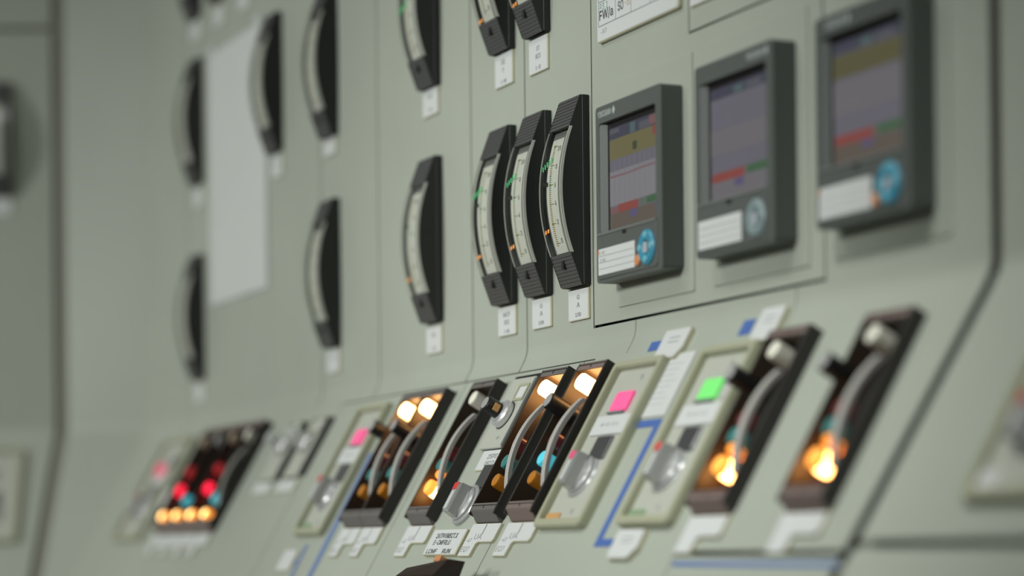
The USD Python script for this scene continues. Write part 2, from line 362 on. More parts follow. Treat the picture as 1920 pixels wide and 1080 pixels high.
# ================================================================ EDGEWISE METERS
RM = 0.17
def arc_o(y): return 0.029 - (RM - math.sqrt(RM * RM - y * y))
def body_o(y):
    ya = abs(y)
    if ya <= 0.0615: return arc_o(y)
    return arc_o(0.0615) + 0.0036 + (0.0095 - arc_o(0.0615) - 0.0036) * (ya - 0.0615) / (0.0925 - 0.0615)
YS = np.concatenate([[-0.0915, -0.0616], np.linspace(-0.0614, 0.0614, 37), [0.0616, 0.0915]])
YC = np.linspace(-0.0612, 0.0612, 33)
def side_wall(x0, x1): return prism_x([(-0.0915, 0.0)] + [(y, body_o(y)) for y in YS] + [(0.0915, 0.0)], x0, x1)
BODY = cat(bx(-0.025, 0.025, -0.0925, 0.0925, 0, 0.0082, 0.0008), side_wall(0.0232, 0.0247), side_wall(-0.0247, -0.0232))
INNER = prism_x([(-0.0615, 0.0)] + [(y, arc_o(y) - 0.0035) for y in YC] + [(0.0615, 0.0)], -0.0233, 0.0233)
def cap_mesh(sign):
    a, b = 0.0615, 0.0925
    top = [(a, arc_o(a) + 0.0034)]
    n = 9
    for k in range(n):
        y = a + (b - a) * k / n; y2 = a + (b - a) * (k + 1) / n
        f = lambda q: arc_o(a) + 0.0034 + (0.0095 - arc_o(a) - 0.0034) * (q - a) / (b - a)
        top += [(y + (y2 - y) * 0.12, f(y)), (y + (y2 - y) * 0.8, f(y + (y2 - y) * 0.8)), (y2, f(y2) - 0.0006)]
    pts = [(a, 0.004)] + top + [(b, 0.004)]
    if sign < 0: pts = [(-y, z) for y, z in pts][::-1]
    return prism_x(pts, -0.0233, 0.0233)
CAPT, CAPB = cap_mesh(1), cap_mesh(-1)
zb_ = arc_o(0.0715) + 0.0003
SLOT = bx(-0.0025, 0.0025, -0.0755, -0.0675, 0.013, 0.0192)
def strip(x0, x1, lift, y0, y1, th=0.0008, n=31):
    t = [(y, arc_o(y) + lift) for y in np.linspace(y0, y1, n)]
    return prism_x(ribbon(t, th), x0, x1)
SC = strip(-0.0145, 0.0115, -0.0004, -0.0598, 0.052, 0.0025)
TICKS = cat(*[strip(-0.0085, -0.0045, -0.0001, y - 0.0004, y + 0.0004, 0.0004, 2) for y in np.linspace(-0.052, 0.046, 50) if not 0.002 < y < 0.016],
            *[strip(-0.0085, 0.0005, -0.0001, y - 0.0004, y + 0.0004, 0.0004, 2) for y in np.linspace(-0.05, 0.045, 6)])
TICKSG = cat(*[strip(-0.0085, -0.0045, -0.0001, y - 0.0004, y + 0.0004, 0.0004, 2) for y in np.linspace(0.002, 0.016, 8)])
def digits():
    out = []
    for k, y in enumerate(np.linspace(-0.048, 0.042, 6)):
        t = text(str(k * 2), 0.0048, 0.0055, 0, 0, d=0.0003)
        al = math.asin(y / RM)
        t.apply_transform(trimesh.transformations.rotation_matrix(-al, (1, 0, 0))); t.apply_translation((0, y, arc_o(y) - 0.0004)); out.append(t)
    return cat(*out)
DIGITS = digits()
COV = strip(-0.0243, 0.0243, 0.0036, -0.0612, 0.0612, 0.0010, 33)
EDGER = strip(0.0237, 0.0247, 0.0034, -0.0612, 0.0612, 0.0030, 33)
EDGEL = strip(-0.0246, -0.0240, 0.0034, -0.0612, 0.0612, 0.0012, 33)
PTR = prism_x([(0.0045, 0), (0.0085, 0), (0.0085, 0.0006), (0.0045, 0.0006)], -0.0195, -0.0145)
def pointer(y):
    m = ext(Polygon([(-0.020, -0.0012), (-0.020, 0.0012), (-0.0115, 0.0022), (-0.0115, -0.0022)]), 0, 0.0006); m.apply_translation((0, y, arc_o(y) + 0.0003)); return m
def glint_dashes(y, tilt=0.35, n=4, x0=-0.0225, x1=-0.008, hw=0.0009, hh=0.0016):  # reflected glints on the cover, modelled as small glowing dashes
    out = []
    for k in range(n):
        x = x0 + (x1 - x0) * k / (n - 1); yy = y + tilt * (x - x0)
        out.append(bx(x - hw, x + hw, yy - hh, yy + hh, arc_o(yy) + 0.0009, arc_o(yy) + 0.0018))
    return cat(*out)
def meter(label, mtx, glints=(), ptr=0.004, group='edgewise meters on the upright board'):
    t = thing('edgewise_meter', label, 'panel meter', mtx, group)
    obj('housing', BODY, BLACK, t); obj('interior', INNER, CORE, t)
    c = obj('ribbed_cap', CAPT, CAPGREY, t, smooth=False); c = obj('ribbed_cap', CAPB, CAPGREY, t, smooth=False)
    obj('screw_slot', SLOT, BLACK, c)
    s = obj('scale', SC, SCALE, t)
    obj('tick_marks', TICKS, TICK, s, False); obj('green_ticks', TICKSG, TICKG, s, False); obj('numerals', DIGITS, INKL, s, False)
    obj('pointer', pointer(ptr), BLACK2, t)
    obj('cover', COV, COVER, t); obj('cover_edge', EDGER, RIM, t); obj('cover_edge', EDGEL, RIM, t)
    for kind, y in glints:
        p = obj('green_glint' if kind == 'g' else 'orange_glint', glint_dashes(y, 0.42 if kind == 'g' else 0.12, 5 if kind == 'g' else 2, -0.0225, -0.005 if kind == 'g' else -0.0165, .0006 if kind == 'g' else .0009, .0024 if kind == 'g' else .0018), GLINTG if kind == 'g' else GLINTO, t, False)
        tag(p, 'green glint drawn as dashes' if kind == 'g' else 'orange glint drawn as dashes')
    return t
Z1, Z2, Z3 = 1.4365, 1.7015, 1.976
EX = [-0.2085, -0.1195, -0.0305]
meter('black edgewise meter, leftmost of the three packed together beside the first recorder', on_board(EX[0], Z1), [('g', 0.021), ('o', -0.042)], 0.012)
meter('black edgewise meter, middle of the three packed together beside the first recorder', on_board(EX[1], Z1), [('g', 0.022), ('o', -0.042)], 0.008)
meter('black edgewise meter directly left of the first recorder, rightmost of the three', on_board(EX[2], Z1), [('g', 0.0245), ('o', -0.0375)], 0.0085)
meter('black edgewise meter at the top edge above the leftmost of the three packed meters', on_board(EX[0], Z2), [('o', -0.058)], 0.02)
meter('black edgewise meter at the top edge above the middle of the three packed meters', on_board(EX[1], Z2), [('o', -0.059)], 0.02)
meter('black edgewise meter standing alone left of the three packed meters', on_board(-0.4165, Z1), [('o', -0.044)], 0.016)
meter('black edgewise meter at the top edge with a green glint, above the one standing alone', on_board(-0.4185, Z2), [('g', -0.005)], 0.02)
mC2 = meter('blurred black edgewise meter, second from left in the lower row', on_board(-0.763, Z1), [], 0.02)
copy_of(mC2, 'blurred black edgewise meter at the top edge, right of the one overlapping the paper', on_board(-0.765, Z2))
copy_of(mC2, 'black edgewise meter overlapping the right edge of the hanging white paper', on_board(-0.987, 1.7165))
copy_of(mC2, 'blurred black edgewise meter left of the hanging paper, upper of the two', on_board(-1.364, 1.727))
copy_of(mC2, 'blurred black edgewise meter at far left of the lower row, below the hanging paper', on_board(-1.368, Z1))
copy_of(mC2, 'black edgewise meter cut by the top edge at left, directly above the paper-side meter column', on_board(-1.371, Z3))
copy_of(mC2, 'black edgewise meter barely showing at the top edge, middle one above the paper', on_board(-1.250, Z3))
copy_of(mC2, 'black framed meter cut by the left edge of the picture, on the far left bay', on_board(-0.092, 1.765) @ BAY_B)

# ---------------------------------------------------------------- label plates under the meters
def label_plate(name, label, mtx, w, h, lines, group=None, th=0.0022, ink=INKL):
    t = thing(name, label, 'label', mtx, group)
    obj('plate', plate(-w / 2, w / 2, -h / 2, h / 2, 0, th, 0.0012, 0.0004), LABELEDGE, t)
    f = obj('face', bx(-w / 2 + 0.0007, w / 2 - 0.0016, -h / 2 + 0.0008, h / 2 - 0.0004, th - 0.0001, th + 0.00025), LABEL, t)
    if lines:
        obj('lettering', cat(*[text(s, hh, x, y, th + 0.0002, True, width=wd) for s, hh, x, y, wd in lines]), ink, f, False)
    return t
GL = 'white label plates under the meters'
def mlabel(x, zc, where, lines, w=0.047, h=0.0305, fr=I4, xx=0.0):
    return label_plate('label_plate', where, on_board(x, zc) @ fr, w, h, lines, GL)
mlabel(EX[2], 1.3265, 'white label plate under the meter next to the first recorder', [('G', .0042, 0, .0075, .006), ('A', .0045, 0, .0, .007), ('1/0B', .0036, -.0005, -.0095, .013)])
mlabel(EX[1], 1.3265, 'white label plate under the middle one of the three packed meters', [('G', .0042, 0, .0075, .006), ('A', .0045, 0, .0, .007), ('1/0B', .0036, -.0005, -.0095, .013)])
mlabel(EX[0], 1.3265, 'white label plate under the leftmost one of the three packed meters', [('MCF', .0046, 0, .007, .018), ('RCS', .0046, 0, -.001, .012), ('1-0B', .0034, 0, -.0105, .013)])
mlabel(EX[1] - .0015, 1.5895, 'white label plate with three text lines at the top, nearer the long board seam', [('ST', .0045, 0, .007, .008), ('RCS', .0048, 0, -.001, .012), ('1-B', .0040, 0, -.0125, .012)], h=0.0355)
mlabel(EX[0] - .0015, 1.5915, 'white label plate at the top with a faint middle line, left of its twin', [('SI', .0050, -.001, .008, .010), ('T', .0045, -.001, -.001, .006), ('1-0B', .0036, 0, -.0125, .014)], h=0.0355)
mlabel(-0.4175, 1.324, 'white label plate under the meter that stands alone', [('RCS', .0042, 0, .006, .012), ('1-0A', .0034, 0, -.009, .012)])
mlabel(-0.421, 1.594, 'white label plate under the top meter with the green glint', [('RCS', .0042, 0, .006, .012), ('1-0A', .0034, 0, -.009, .012)], h=0.032)
mlabel(-0.7635, 1.3265, 'white label plate under the second meter from left in the lower row', [('RCS', .0042, 0, .004, .012)])
mlabel(-0.7685, 1.6035, 'white label plate under the top meter between the paper and the green-glint meter', [('RCS', .0042, 0, .004, .012)], h=0.034)
mlabel(-0.9855, 1.605, 'white label plate under the meter overlapping the hanging paper', [('RCS', .0042, 0, .004, .012)])
mlabel(-1.364, 1.6155, 'white label plate half hidden beside the paper, between two far left meters', [], h=0.029)
mlabel(-1.370, 1.3255, 'white label plate just above the bend at far left, under the lowest far meter', [], h=0.029)
mlabel(-1.371, 1.864, 'white label plate at top left, leftmost of the three above the paper', [], h=0.029)
mlabel(-1.250, 1.862, 'white label plate at top left, middle of the three above the paper', [], h=0.029)
mlabel(-1.128, 1.860, 'white label plate at top left, rightmost of the three above the paper', [], h=0.029)
mlabel(-0.092, 1.655, 'white label plate at the left picture edge under the cut-off framed meter', [], 0.05, 0.03, BAY_B)

# hanging paper
t = thing('paper_sheet', 'tall plain white paper sheet hung flat on the board between far meters', 'paper', on_board(-1.170, 1.632))
nx, ny = 8, 14
gx, gy = np.meshgrid(np.linspace(-.137, .136, nx), np.linspace(-.184, .182, ny))
gz = 0.0012 + 0.0012 * np.abs(np.sin(gx * 21 + 0.6)) * (0.4 + np.abs(gy) * 3) / 1.0
V = np.stack([gx, gy, gz], -1).reshape(-1, 3)
Fq = np.array([[j * nx + i, j * nx + i + 1, (j + 1) * nx + i + 1, (j + 1) * nx + i] for j in range(ny - 1) for i in range(nx - 1)])
Vb = V.copy(); Vb[:, 2] -= 0.0004
sh = trimesh.util.concatenate([trimesh.Trimesh(V, np.vstack([Fq[:, [0, 1, 2]], Fq[:, [0, 2, 3]]]), process=False), trimesh.Trimesh(Vb, np.vstack([Fq[:, [2, 1, 0]], Fq[:, [3, 2, 0]]]), process=False)])
obj('sheet', sh, PAPER, t, True)
obj('clear_tape', cat(*[plate(x - .012, x + .012, .176, .190, 0.0008, 0.0036, .001, .0002) for x in (-.11, .11)]), LABEL, t)

# handwritten status board at the top
t = thing('status_board', 'cream-edged white board with ruled lines and handwritten figures, cut by top edge', 'board', on_board(0.108, 1.622))
obj('plate', plate(-.085, .085, -.050, .060, 0, .0045, .003, .0008), LABELEDGE, t)
f = obj('face', plate(-.0835, .0835, -.0488, .0588, .004, .0049, .003, .0002), LABEL, t)
obj('ruled_lines', cat(*[bx(-.080, .082, y - .0004, y + .0004, .0048, .0051) for y in (-.0345, -.0115, .0115, .035)], *[bx(x - .0003, x + .0003, -.0345, .058, .0048, .0051) for x in (-.080, -.043, -.010, .030)]), INKL, f, False)
obj('handwriting', cat(text('FW/a', .0085, -.0635, -.0245, .0048, True, width=.030), text('SO', .0085, -.032, -.0235, .0048, True, width=.012), text('F', .007, -.076, .003, .0048), text('0', .0085, -.003, -.018, .0048, True, width=.010)), INK, f, False)
tag(obj('green_handwriting', text('P3 1', .0066, -.0685, -.0165, .0048, width=.018), INKG, f, False), 'green handwriting')
tag(obj('yellow_handwriting', text('-60', .0085, -.0165, -.0225, .0048, width=.014), INKY, f, False), 'faded yellow handwriting')
obj('small_print', text('-87', .0042, -.0695, -.0405, .0048, width=.013), INKL, f, False)
label_plate('label_plate', 'corner of a white label plate on the inset panel at the top edge', on_board(0.2535, 1.5855), 0.085, 0.035, [], None)

# ================================================================ RECORDERS
def recorder(label, xr, variant):
    W, H, D = 0.137, 0.166, 0.0233
    t = thing('chart_recorder', label, 'recorder', on_board(xr - W, 1.337), 'grey chart recorders in a row on the board')
    obj('mounting_plate', plate(-.010 if variant else -.0005, W + .0175, -.0215, H + .026, 0, .0016, .002, .0005), PAINT, t)
    outer = rrect(0, W, 0, H, .004)
    opening = rrect(.0075, W - .0120, .0465, H - .0160, .003)
    scr = sbox(.0145, .0495, W - .0235, .1500)
    # housing: slightly tapered shell with the screen opening
    shell = ext(outer.difference(opening), .0016, D)
    shell = cat(shell, ext(outer.buffer(-.0005), .0016, .010))
    obj('housing', shell, RECO, t)
    obj('screen_recess', bx(.0075, W - .0120, .0465, H - .0160, .0095, .0168), RECO_DARK, t)
    bev = ext(Polygon([(.0070, .0100), (.0135, .0100), (.0135, .0172), (.0075, D - .0004)]), .0470, H - .0160)
    bev.apply_transform(np.array([[1, 0, 0, 0], [0, 0, 1, 0], [0, 1, 0, 0], [0, 0, 0, 1.0]])); bev.invert()
    obj('bezel_bevel', bev, RECO, t, False)
    # bezel lip under the screen and keypad door
    obj('door', plate(.003, W - .009, .003, .0455, D - .0004, D + .0012, .004, .0006), RECO, t)
    obj('door_lip', plate(.004, W - .011, .0440, .0468, D - .0004, D + .0022, .0008, .0006), RECO_LIP, t)
    obj('door_latch', plate(.058, .066, .0405, .0445, D + .0008, D + .0019, .0006, .0003), RECO_DARK, t)
    z = .0168
    s = obj('screen', bx(.0172, W - .0155, .0485, .1440, .016, z + .0001), SC_LAV, t, False)
    x0, x1 = .0172, W - .0155; y0, y1 = .0485, .1440
    def band(name, a, b, c, d, m, lift=.0003): return obj(name, bx(x0 + (x1 - x0) * a, x0 + (x1 - x0) * b, y0 + (y1 - y0) * c, y0 + (y1 - y0) * d, z, z + lift), m, s, False)
    if variant == 0:
        band('title_bar', 0, 1, .885, 1.0, SC_BLUE); band('title_tile', .01, .20, .94, .985, SC_GREYB, .0005); band('title_tile', .42, .52, .89, .99, SC_CYAN, .0005)
        band('title_tile', .60, .80, .89, .965, SC_GREYB, .0005); band('title_tile', .80, .92, .90, .99, SC_PINK, .0005)
        band('alarm_band', 0, 1, .685, .885, SC_OLIVE); band('alarm_tile', .86, .95, .80, .88, SC_RED, .0005); band('marker', .47, .55, .72, .80, SC_DKG, .0005)
        band('trend_area', 0, 1, .235, .57, SC_PALE)
        tr = obj('trend_trace', ext(LineString([(x0, y0 + .52 * (y1 - y0)), (x0 + .35 * (x1 - x0), y0 + .515 * (y1 - y0)), (x0 + .65 * (x1 - x0), y0 + .525 * (y1 - y0)), (x0 + .9 * (x1 - x0), y0 + .525 * (y1 - y0))]).buffer(.0007), z, z + .0006), SC_LINE, s, False)
        obj('grid_lines', cat(*[bx(x0 + (x1 - x0) * q - .00025, x0 + (x1 - x0) * q + .00025, y0 + .2 * (y1 - y0), y0 + .68 * (y1 - y0), z, z + .0005) for q in (.1, .2, .3, .4, .5, .6, .7, .8, .9)]), SC_GRID, s, False)
    else:
        band('title_bar', 0, 1, .90, 1.0, SC_BLUE); band('title_tile', .40, .55, .91, .97, SC_CYAN, .0005); band('title_tile', .60, .85, .91, .97, SC_GREYB, .0005)
        if variant == 2: band('alarm_band', 0, 1, .70, .89, SC_OLIVE2)
        band('trend_area', 0, 1, .40, .66 if variant == 2 else .62, SC_MAUVE, .0004)
    band('red_tile', .02 if variant else .17, .56, .155, .235, SC_RED, .0005)
    if not variant: band('pink_tile', .01, .17, .155, .215, SC_PINK, .0005)
    band('green_tile', .74 if variant == 0 else .60, .99, .165, .235, SC_GREEN, .0005); band('sage_tile', .58, .74 if variant == 0 else .62, .165, .235, SC_SAGE, .0005)
    band('value_area', 0, 1, 0, .155, SC_BROWN if variant != 1 else SC_MAUVE); band('violet_tile', .40, .55, .08, .15, SC_VIO, .0005)
    if not variant: band('violet_tile', .90, .99, .06, .155, SC_VIO, .0005)
    lw = (.0065, .0835)
    lb = obj('name_card', plate(lw[0], lw[1], .0068, .0315, D + .0008, D + .0018, .001, .0003), LABEL, t)
    obj('card_rules', cat(*[bx(lw[0] + .002, lw[1] - .002, y - .0002, y + .0002, D + .0016, D + .0020) for y in (.0125, .0185, .0245)]), INKL, lb, False)
    if variant == 0: obj('card_print', cat(text('1 RC', .003, .016, .0275, D + .0017, width=.011), text('2 RC', .003, .017, .0205, D + .0017, width=.012)), INKL, lb, False)
    if variant != 1: tag(obj('card_mark', plate(.0062, .0092, .0262, .0305, D + .0010, D + .0021, .0008, .0003), ORANGEB, lb), 'small orange mark')
    cx, cy = .1090, .0222
    k = obj('keypad_ring', lathe([(.0062, D), (.0062, D + .0030), (.0085, D + .0042), (.0135, D + .0042), (.0162, D + .0024), (.0164, D)], cx, cy), TEAL if variant != 1 else TEALP, t)
    for a in range(4):
        aa = a * math.pi / 2 + math.pi / 2
        obj('key', cyl(.0034, D + .002, D + .0050, cx + .0110 * math.cos(aa), cy + .0110 * math.sin(aa), .0008, 16), TEAL2 if variant != 1 else TEALP, k)
    obj('enter_key', plate(cx - .0035, cx + .0035, cy - .0055, cy + .0045, D, D + .0044, .0012, .0006), KEYW, t)
    if variant != 1: tag(obj('user_key', cyl(.0052, D, D + .0036, .0905, .0123, .001, 20), ORANGEB, t), 'orange round key')
    lx = .0195 if variant == 0 else (.106 if variant == 1 else .030)
    lg = text('YOKOGAWA', .0055, lx, .1585, D - .0001, True, width=.029)
    obj('brand_lettering', lg, LOGO, t, False)
    obj('brand_diamond', ext(Polygon([(lx + .0165, .1585), (lx + .0198, .1628), (lx + .0231, .1585), (lx + .0198, .1542)]), D - .0001, D + .0002), LOGO, t, False)
    return t
recorder('grey chart recorder with olive and lavender screen, beside the packed meters', 0.194, 0)
recorder('grey chart recorder with a plain lavender screen, middle of the three', 0.3955, 1)
recorder('dark grey chart recorder at right with an olive band on its screen', 0.5995, 2)

# ================================================================ CONTROL STATIONS (trays with lamps on the slope)
HW = 0.013
YL = lambda sd: -(sd - (T0 + T1) / 2)               # local y of a sloping distance
HL = (T1 - T0) / 2
def lamp(par, name, x, sd, m, f=.0150, r=.0080, base=-.024, ring=True):
    y = YL(sd)
    p = obj(name, lathe([(0, base), (r, base), (r, f - .0024), (r - .0008, f - .0009), (r - .0022, f - .0002), (0, f)], x, y, 24), m, par)
    return p
ARC_R, ARC_S = 0.105, 0.115
def arc_h(sd): return .0195 - (ARC_R - math.sqrt(ARC_R ** 2 - (sd - ARC_S) ** 2))
def sector(t, x0, x1):
    ss = np.linspace(.0745, .1665, 25)
    line = [(YL(s), arc_h(s)) for s in ss][::-1]
    body = [(y, z - .0115) for y, z in line]
    obj('meter_sector', prism_x([(body[0][0], -.024)] + body + [(body[-1][0], -.024)], x0 + .0012, x1), SIDE, t)
    obj('clear_scale', prism_x(ribbon(line, .0042), x0, min(x0 + .0070, x1 - .001)), ARC, t)
    obj('scale_edge', prism_x(ribbon([(y, z + .0003) for y, z in line], .0012), x0 - .0003, x0 + .0012), RIM, t); obj('scale_edge', prism_x(ribbon([(y, z + .0003) for y, z in line], .0012), x0 + .0052, x0 + .0064), RIM, t)
def knob_left(t, x, sd):
    y = YL(sd)
    p = obj('selector_knob', lathe([(0, -.010), (.0085, -.010), (.0085, .026), (.0078, .0275), (0, .0275)], x, y, 28), BLACK2, t)
    obj('knob_face', cyl(.0072, .0270, .0279, x, y, .0002, 24), KNOBGREY, p)
def station(label, key, states, cap=TRAYCAP, knobs=None, group='lamp control stations on the sloping panel', capcol=None):
    x, w = TRAYS[key]; n = len(states); uw = w / n
    t = thing('control_station', label, 'control station', on_slope(x + w / 2, (T0 + T1) / 2), group)
    wl = .0022
    rect = sbox(-w / 2, -HL, w / 2, HL)
    cells = [sbox(-w / 2 + k * uw + wl, -HL + .013, -w / 2 + (k + 1) * uw - wl, HL - .0085) for k in range(n)]
    walls = rect.difference(unary_union(cells))
    obj('housing', ext(walls.intersection(unary_union([sbox(-w / 2, -HL + .002, -w / 2 + .0026, HL), sbox(w / 2 - .0026, -HL + .002, w / 2, HL), sbox(-w / 2, -HL + .0125, w / 2, HL - .008)])), 0, HW), SIDE, t, False)
    for k_ in range(n):
        for x_ in (-w / 2 + k_ * uw + .0002, -w / 2 + (k_ + 1) * uw - .0026):
            obj('edge_highlight', bx(x_, x_ + .0005, -HL + .006, HL - .003, HW - .0002, HW + .0005), TRAYCAPG, t, False)  # paler strips stand in for highlights along the wall fronts
    inn = sbox(-w / 2 + .0024, -HL + .0024, w / 2 - .0024, HL - .0024)
    low = inn.difference(unary_union(cells))
    obj('tray', cat(ext(low, -.030, 0.0), ext(inn, -.032, -.030), *[ext(c.difference(c.buffer(-.0006)), -.030, HW + .0004) for c in cells]), TRAY, t, False)
    # end caps, notched, the lower one chamfered
    for k in range(n):
        a, b = -w / 2 + k * uw + (.0026 if k == 0 else .0008), -w / 2 + (k + 1) * uw - (.0026 if k == n - 1 else .0008)
        c1 = obj('end_cap', cat(bx(a, b, HL - .0085, HL, 0, HW + .0006, .0008)), cap, t, False)
        obj('cap_notch', cat(bx((a + b) / 2 - .0008, (a + b) / 2 + .0008, HL - .0065, HL - .0032, HW, HW + .0009), bx(a, b, HL - .0036, HL - .0024, HW, HW + .0008)), BLACK2, c1)
        prof = [(-HL + .0135, 0), (-HL + .0135, HW + .0006), (-HL + .006, HW + .0006), (-HL + .0045, HW - .001), (-HL - .002, .003), (-HL - .002, 0)]
        c2 = obj('end_cap', prism_x(prof[::-1], a, b), cap, t, False)
        obj('cap_notch', cat(bx((a + b) / 2 - .0008, (a + b) / 2 + .0008, -HL + .0080, -HL + .0108, HW, HW + .0009), bx(a, b, -HL + .0104, -HL + .0114, HW, HW + .0008)), BLACK2, c2)
        mid = (a + b) / 2; st = states[k]
        lx = mid - .008 * uw / .068
        tp = {'on': WHITE_ON, 'off': WHITE_OFF, 'beige': BEIGE_OFF, 'grey': KNOBGREY}[st['top']]
        p = lamp(t, 'lamp', lx, .0555, tp, .0155, .0084)
        tag(p, 'lit warm white lamp' if st['top'] == 'on' else 'unlit whitish lamp')
        rd = {'off': RED_OFF, 'on': RED_ON, 'dim': RED_DIM}
        four = n == 4
        if st.get('red2'): tag(lamp(t, 'lamp', lx - .003, .1035, rd[st['red2']], .012, .0078), 'dim red lamp')
        if not (four and st['red'] == 'off'): tag(lamp(t, 'lamp', lx - .003, .134 if four else .117, rd[st['red']], .012, .0078), 'red lamp' if st['red'] != 'off' else 'unlit dark red lamp')
        if not (four and not st['teal']): tag(lamp(t, 'lamp', lx - .002, .153 if four else (.1340 if st['amber'] else .1385), TEAL_ON if st['teal'] else TEAL_OFF, .0135, .0078), 'lit teal lamp' if st['teal'] else 'unlit teal lamp')
        if st['amber']:
            sa = .179 if four else .1615
            p = tag(lamp(t, 'lamp', lx, sa, AMBER_ON, .0145, .0082), 'lit amber lamp')
            if four: obj('glowing_core', lathe([(0, .0140), (.0056, .0140), (.0052, .0156), (.0030, .0164), (0, .0166)], lx, YL(sa), 20), AMBER_FAR, p)
            else: obj('glowing_core', lathe([(0, -.005), (.0080, -.005), (.0087, -.002), (.0087, .0050), (.0083, .0070), (0, .0070)], lx, YL(sa), 24), AMBER_CORE, p)
            if st.get('glow'): tag(lamp(t, 'small_lamp', lx + .001, .1450, AMBER_GLOW, .0120, .0046), 'small glowing amber lamp')
        else: tag(lamp(t, 'lamp', lx, .1600, AMBER_OFF, .0140, .0076), 'unlit amber lamp')
        if not four or k == 3: sector(t, mid + .0085 * uw / .068, -w / 2 + (k + 1) * uw - wl - .0022)
    for kx, ks in (knobs or []): knob_left(t, kx - x - w / 2, ks)
    return t
ON = dict(top='on', red='off', teal=False, amber=False)
station('dark control station lit white at top, just right of the chrome key switch', 'lit_left', [dict(ON)], TRAYCAPG)
station('dark control station lit white at the top with a glowing teal lamp and black knob', 'lit_right', [dict(ON, teal=True)], TRAYCAP, [(0.034, .0835)])
station('dark control station with unlit white and lit amber lamp, left of the chrome key switch', 'single', [dict(top='off', red='off', teal=False, amber=True, glow=True)], TRAYCAPG)
station('double dark control station with two bright warm lamps at the top', 'pair', [dict(ON), dict(ON)], TRAYCAPG, [(-0.452, .0835), (-0.378, .0865)])
station('dark control station with lit amber lamp beside the second framed switch unit', 'near', [dict(top='off', red='off', teal=False, amber=True, glow=True)], TRAYCAP, [(0.3935, .083)])
station('dark control station with lit amber lamp nearest the right end of the main console', 'nearest', [dict(top='off', red='off', teal=False, amber=True, glow=True)], TRAYCAP, [(0.5425, .085)])
station('block of four joined control stations at far left with a row of amber lights', 'four',
        [dict(top='beige', red='on', red2='dim', teal=False, amber=True), dict(top='grey', red='off', teal=True, amber=True),
         dict(top='beige', red='on', red2='dim', teal=False, amber=True), dict(top='off', red='off', teal=True, amber=True)], TRAYCAP)

# ================================================================ FRAMED SWITCH UNITS
def cam_knob(t, x, y, s=1.0, dot=REDDOT, hm=STEEL, turn=0.0):
    """grey rotary switch: flanged base, and a bar handle with a coloured dot"""
    obj('switch_base', lathe([(0, 0), (.0200 * s, 0), (.0200 * s, .0030), (.0190 * s, .0042), (.0172 * s, .0044), (.0166 * s, .0066), (.0150 * s, .0080), (.0128 * s, .0082), (.0120 * s, .0095), (0, .0095)], x, y, 44), hm, t)
    R = trimesh.transformations.rotation_matrix(turn, (0, 0, 1))
    h = hull([(px * s, py * s, z) for z, k in ((.0085, 1.0), (.0185, .94), (.0210, .80)) for px, py in [(-.0062 * k, -.0150 * k), (.0062 * k, -.0150 * k), (.0062 * k, .0150 * k), (-.0062 * k, .0150 * k)]])
    h.apply_transform(R); h.apply_translation((x, y, 0))
    hp = obj('handle', h, hm, t, False)
    hl = bx(-.0016 * s, .0016 * s, -.0125 * s, .0050 * s, .0203, .0214, .0003); hl.apply_transform(R); hl.apply_translation((x, y, 0))
    obj('handle_line', hl, LABEL, hp, False)
    d = bx(-.0044 * s, .0044 * s, .0065 * s, .0135 * s, .0180, .0218, .0006)
    d.apply_transform(R); d.apply_translation((x, y, 0))
    tag(obj('handle_mark', d, dot, hp, False), 'coloured mark on the handle')
FU0, FU1 = 0.0355, 0.2115
def framed_unit(label, mtx, light=None, dot=REDDOT, mark=None, w=0.102, extra=None, knob=True, lab=True, kx=-.007):
    t = thing('switch_unit', label, 'switch', mtx, 'framed switch units on the sloping panel')
    hh = (FU1 - FU0) / 2; yl = lambda sd: -(sd - (FU0 + FU1) / 2)
    outer, inner = rrect(-w / 2, w / 2, -hh, hh, .006), rrect(-w / 2 + .0085, w / 2 - .0085, -hh + .0085, hh - .0075, .003)
    fr = ext(outer.difference(inner), 0, .0075)
    top = ext(outer.buffer(-.0012).difference(inner.buffer(.0010)), .0075, .0085)
    obj('frame', cat(fr, top), PAINT_DIM, t, 30)
    obj('base_plate', ext(inner, 0, .0025), PLATE, t, False)
    if light is not None:
        obj('indicator_window', plate(-.0165, .0165, yl(.0895), yl(.0690), .0025, .0060, .0025, .0008), light, t)
        tag(t + '/indicator_window', 'bright ' + ('pink' if light is PINK else 'green') + ' window')
        obj('window_ledge', bx(-.020, .012, yl(.0915), yl(.0900), .0025, .0055), INKL, t)
    if lab:
        l = obj('name_card', plate(-.036, .033, yl(.1140), yl(.0935), .0025, .0045, .001, .0004), LABEL, t)
        obj('card_print', text('H9-CS-13-A', .0034, -.002, yl(.1035), .0044, width=.036), INKL, l, False)
    if knob:
        obj('escutcheon', plate(kx - .006, kx + .026, yl(.1400), yl(.1160), .0025, .0048, .002, .0006), ESC, t)
        cam_knob(t, kx, yl(.1560), 1.15, dot)
        obj('plate_print', cat(text('5', .005, .012, yl(.0530), .0025, width=.006), text('5', .005, .008, yl(.1935), .0025, width=.006)), INKL, t, False)
    if mark is not None: tag(obj('corner_mark', plate(-.040, -.012, yl(.2035), yl(.1950), .0025, .0042, .0015, .0005), mark, t), 'coloured corner mark')
    if extra: extra(t, yl)
    return t
cm = (FU0 + FU1) / 2
framed_unit('framed switch unit with bright pink window and orange corner mark, mid panel', on_slope(0.149, cm), PINK, PINKDOT, ORMARK)
def pale(t, yl): obj('pale_card', plate(.020, .038, yl(.089), yl(.066), .0025, .0036, .001, .0003), mat('pale_violet', (0.50, 0.48, 0.50), 0.6, 0.2), t)
framed_unit('framed switch unit with bright green window, right of the hanging paper note', on_slope(0.3195, cm), GREEN, REDDOT, GRMARK, 0.100, pale)
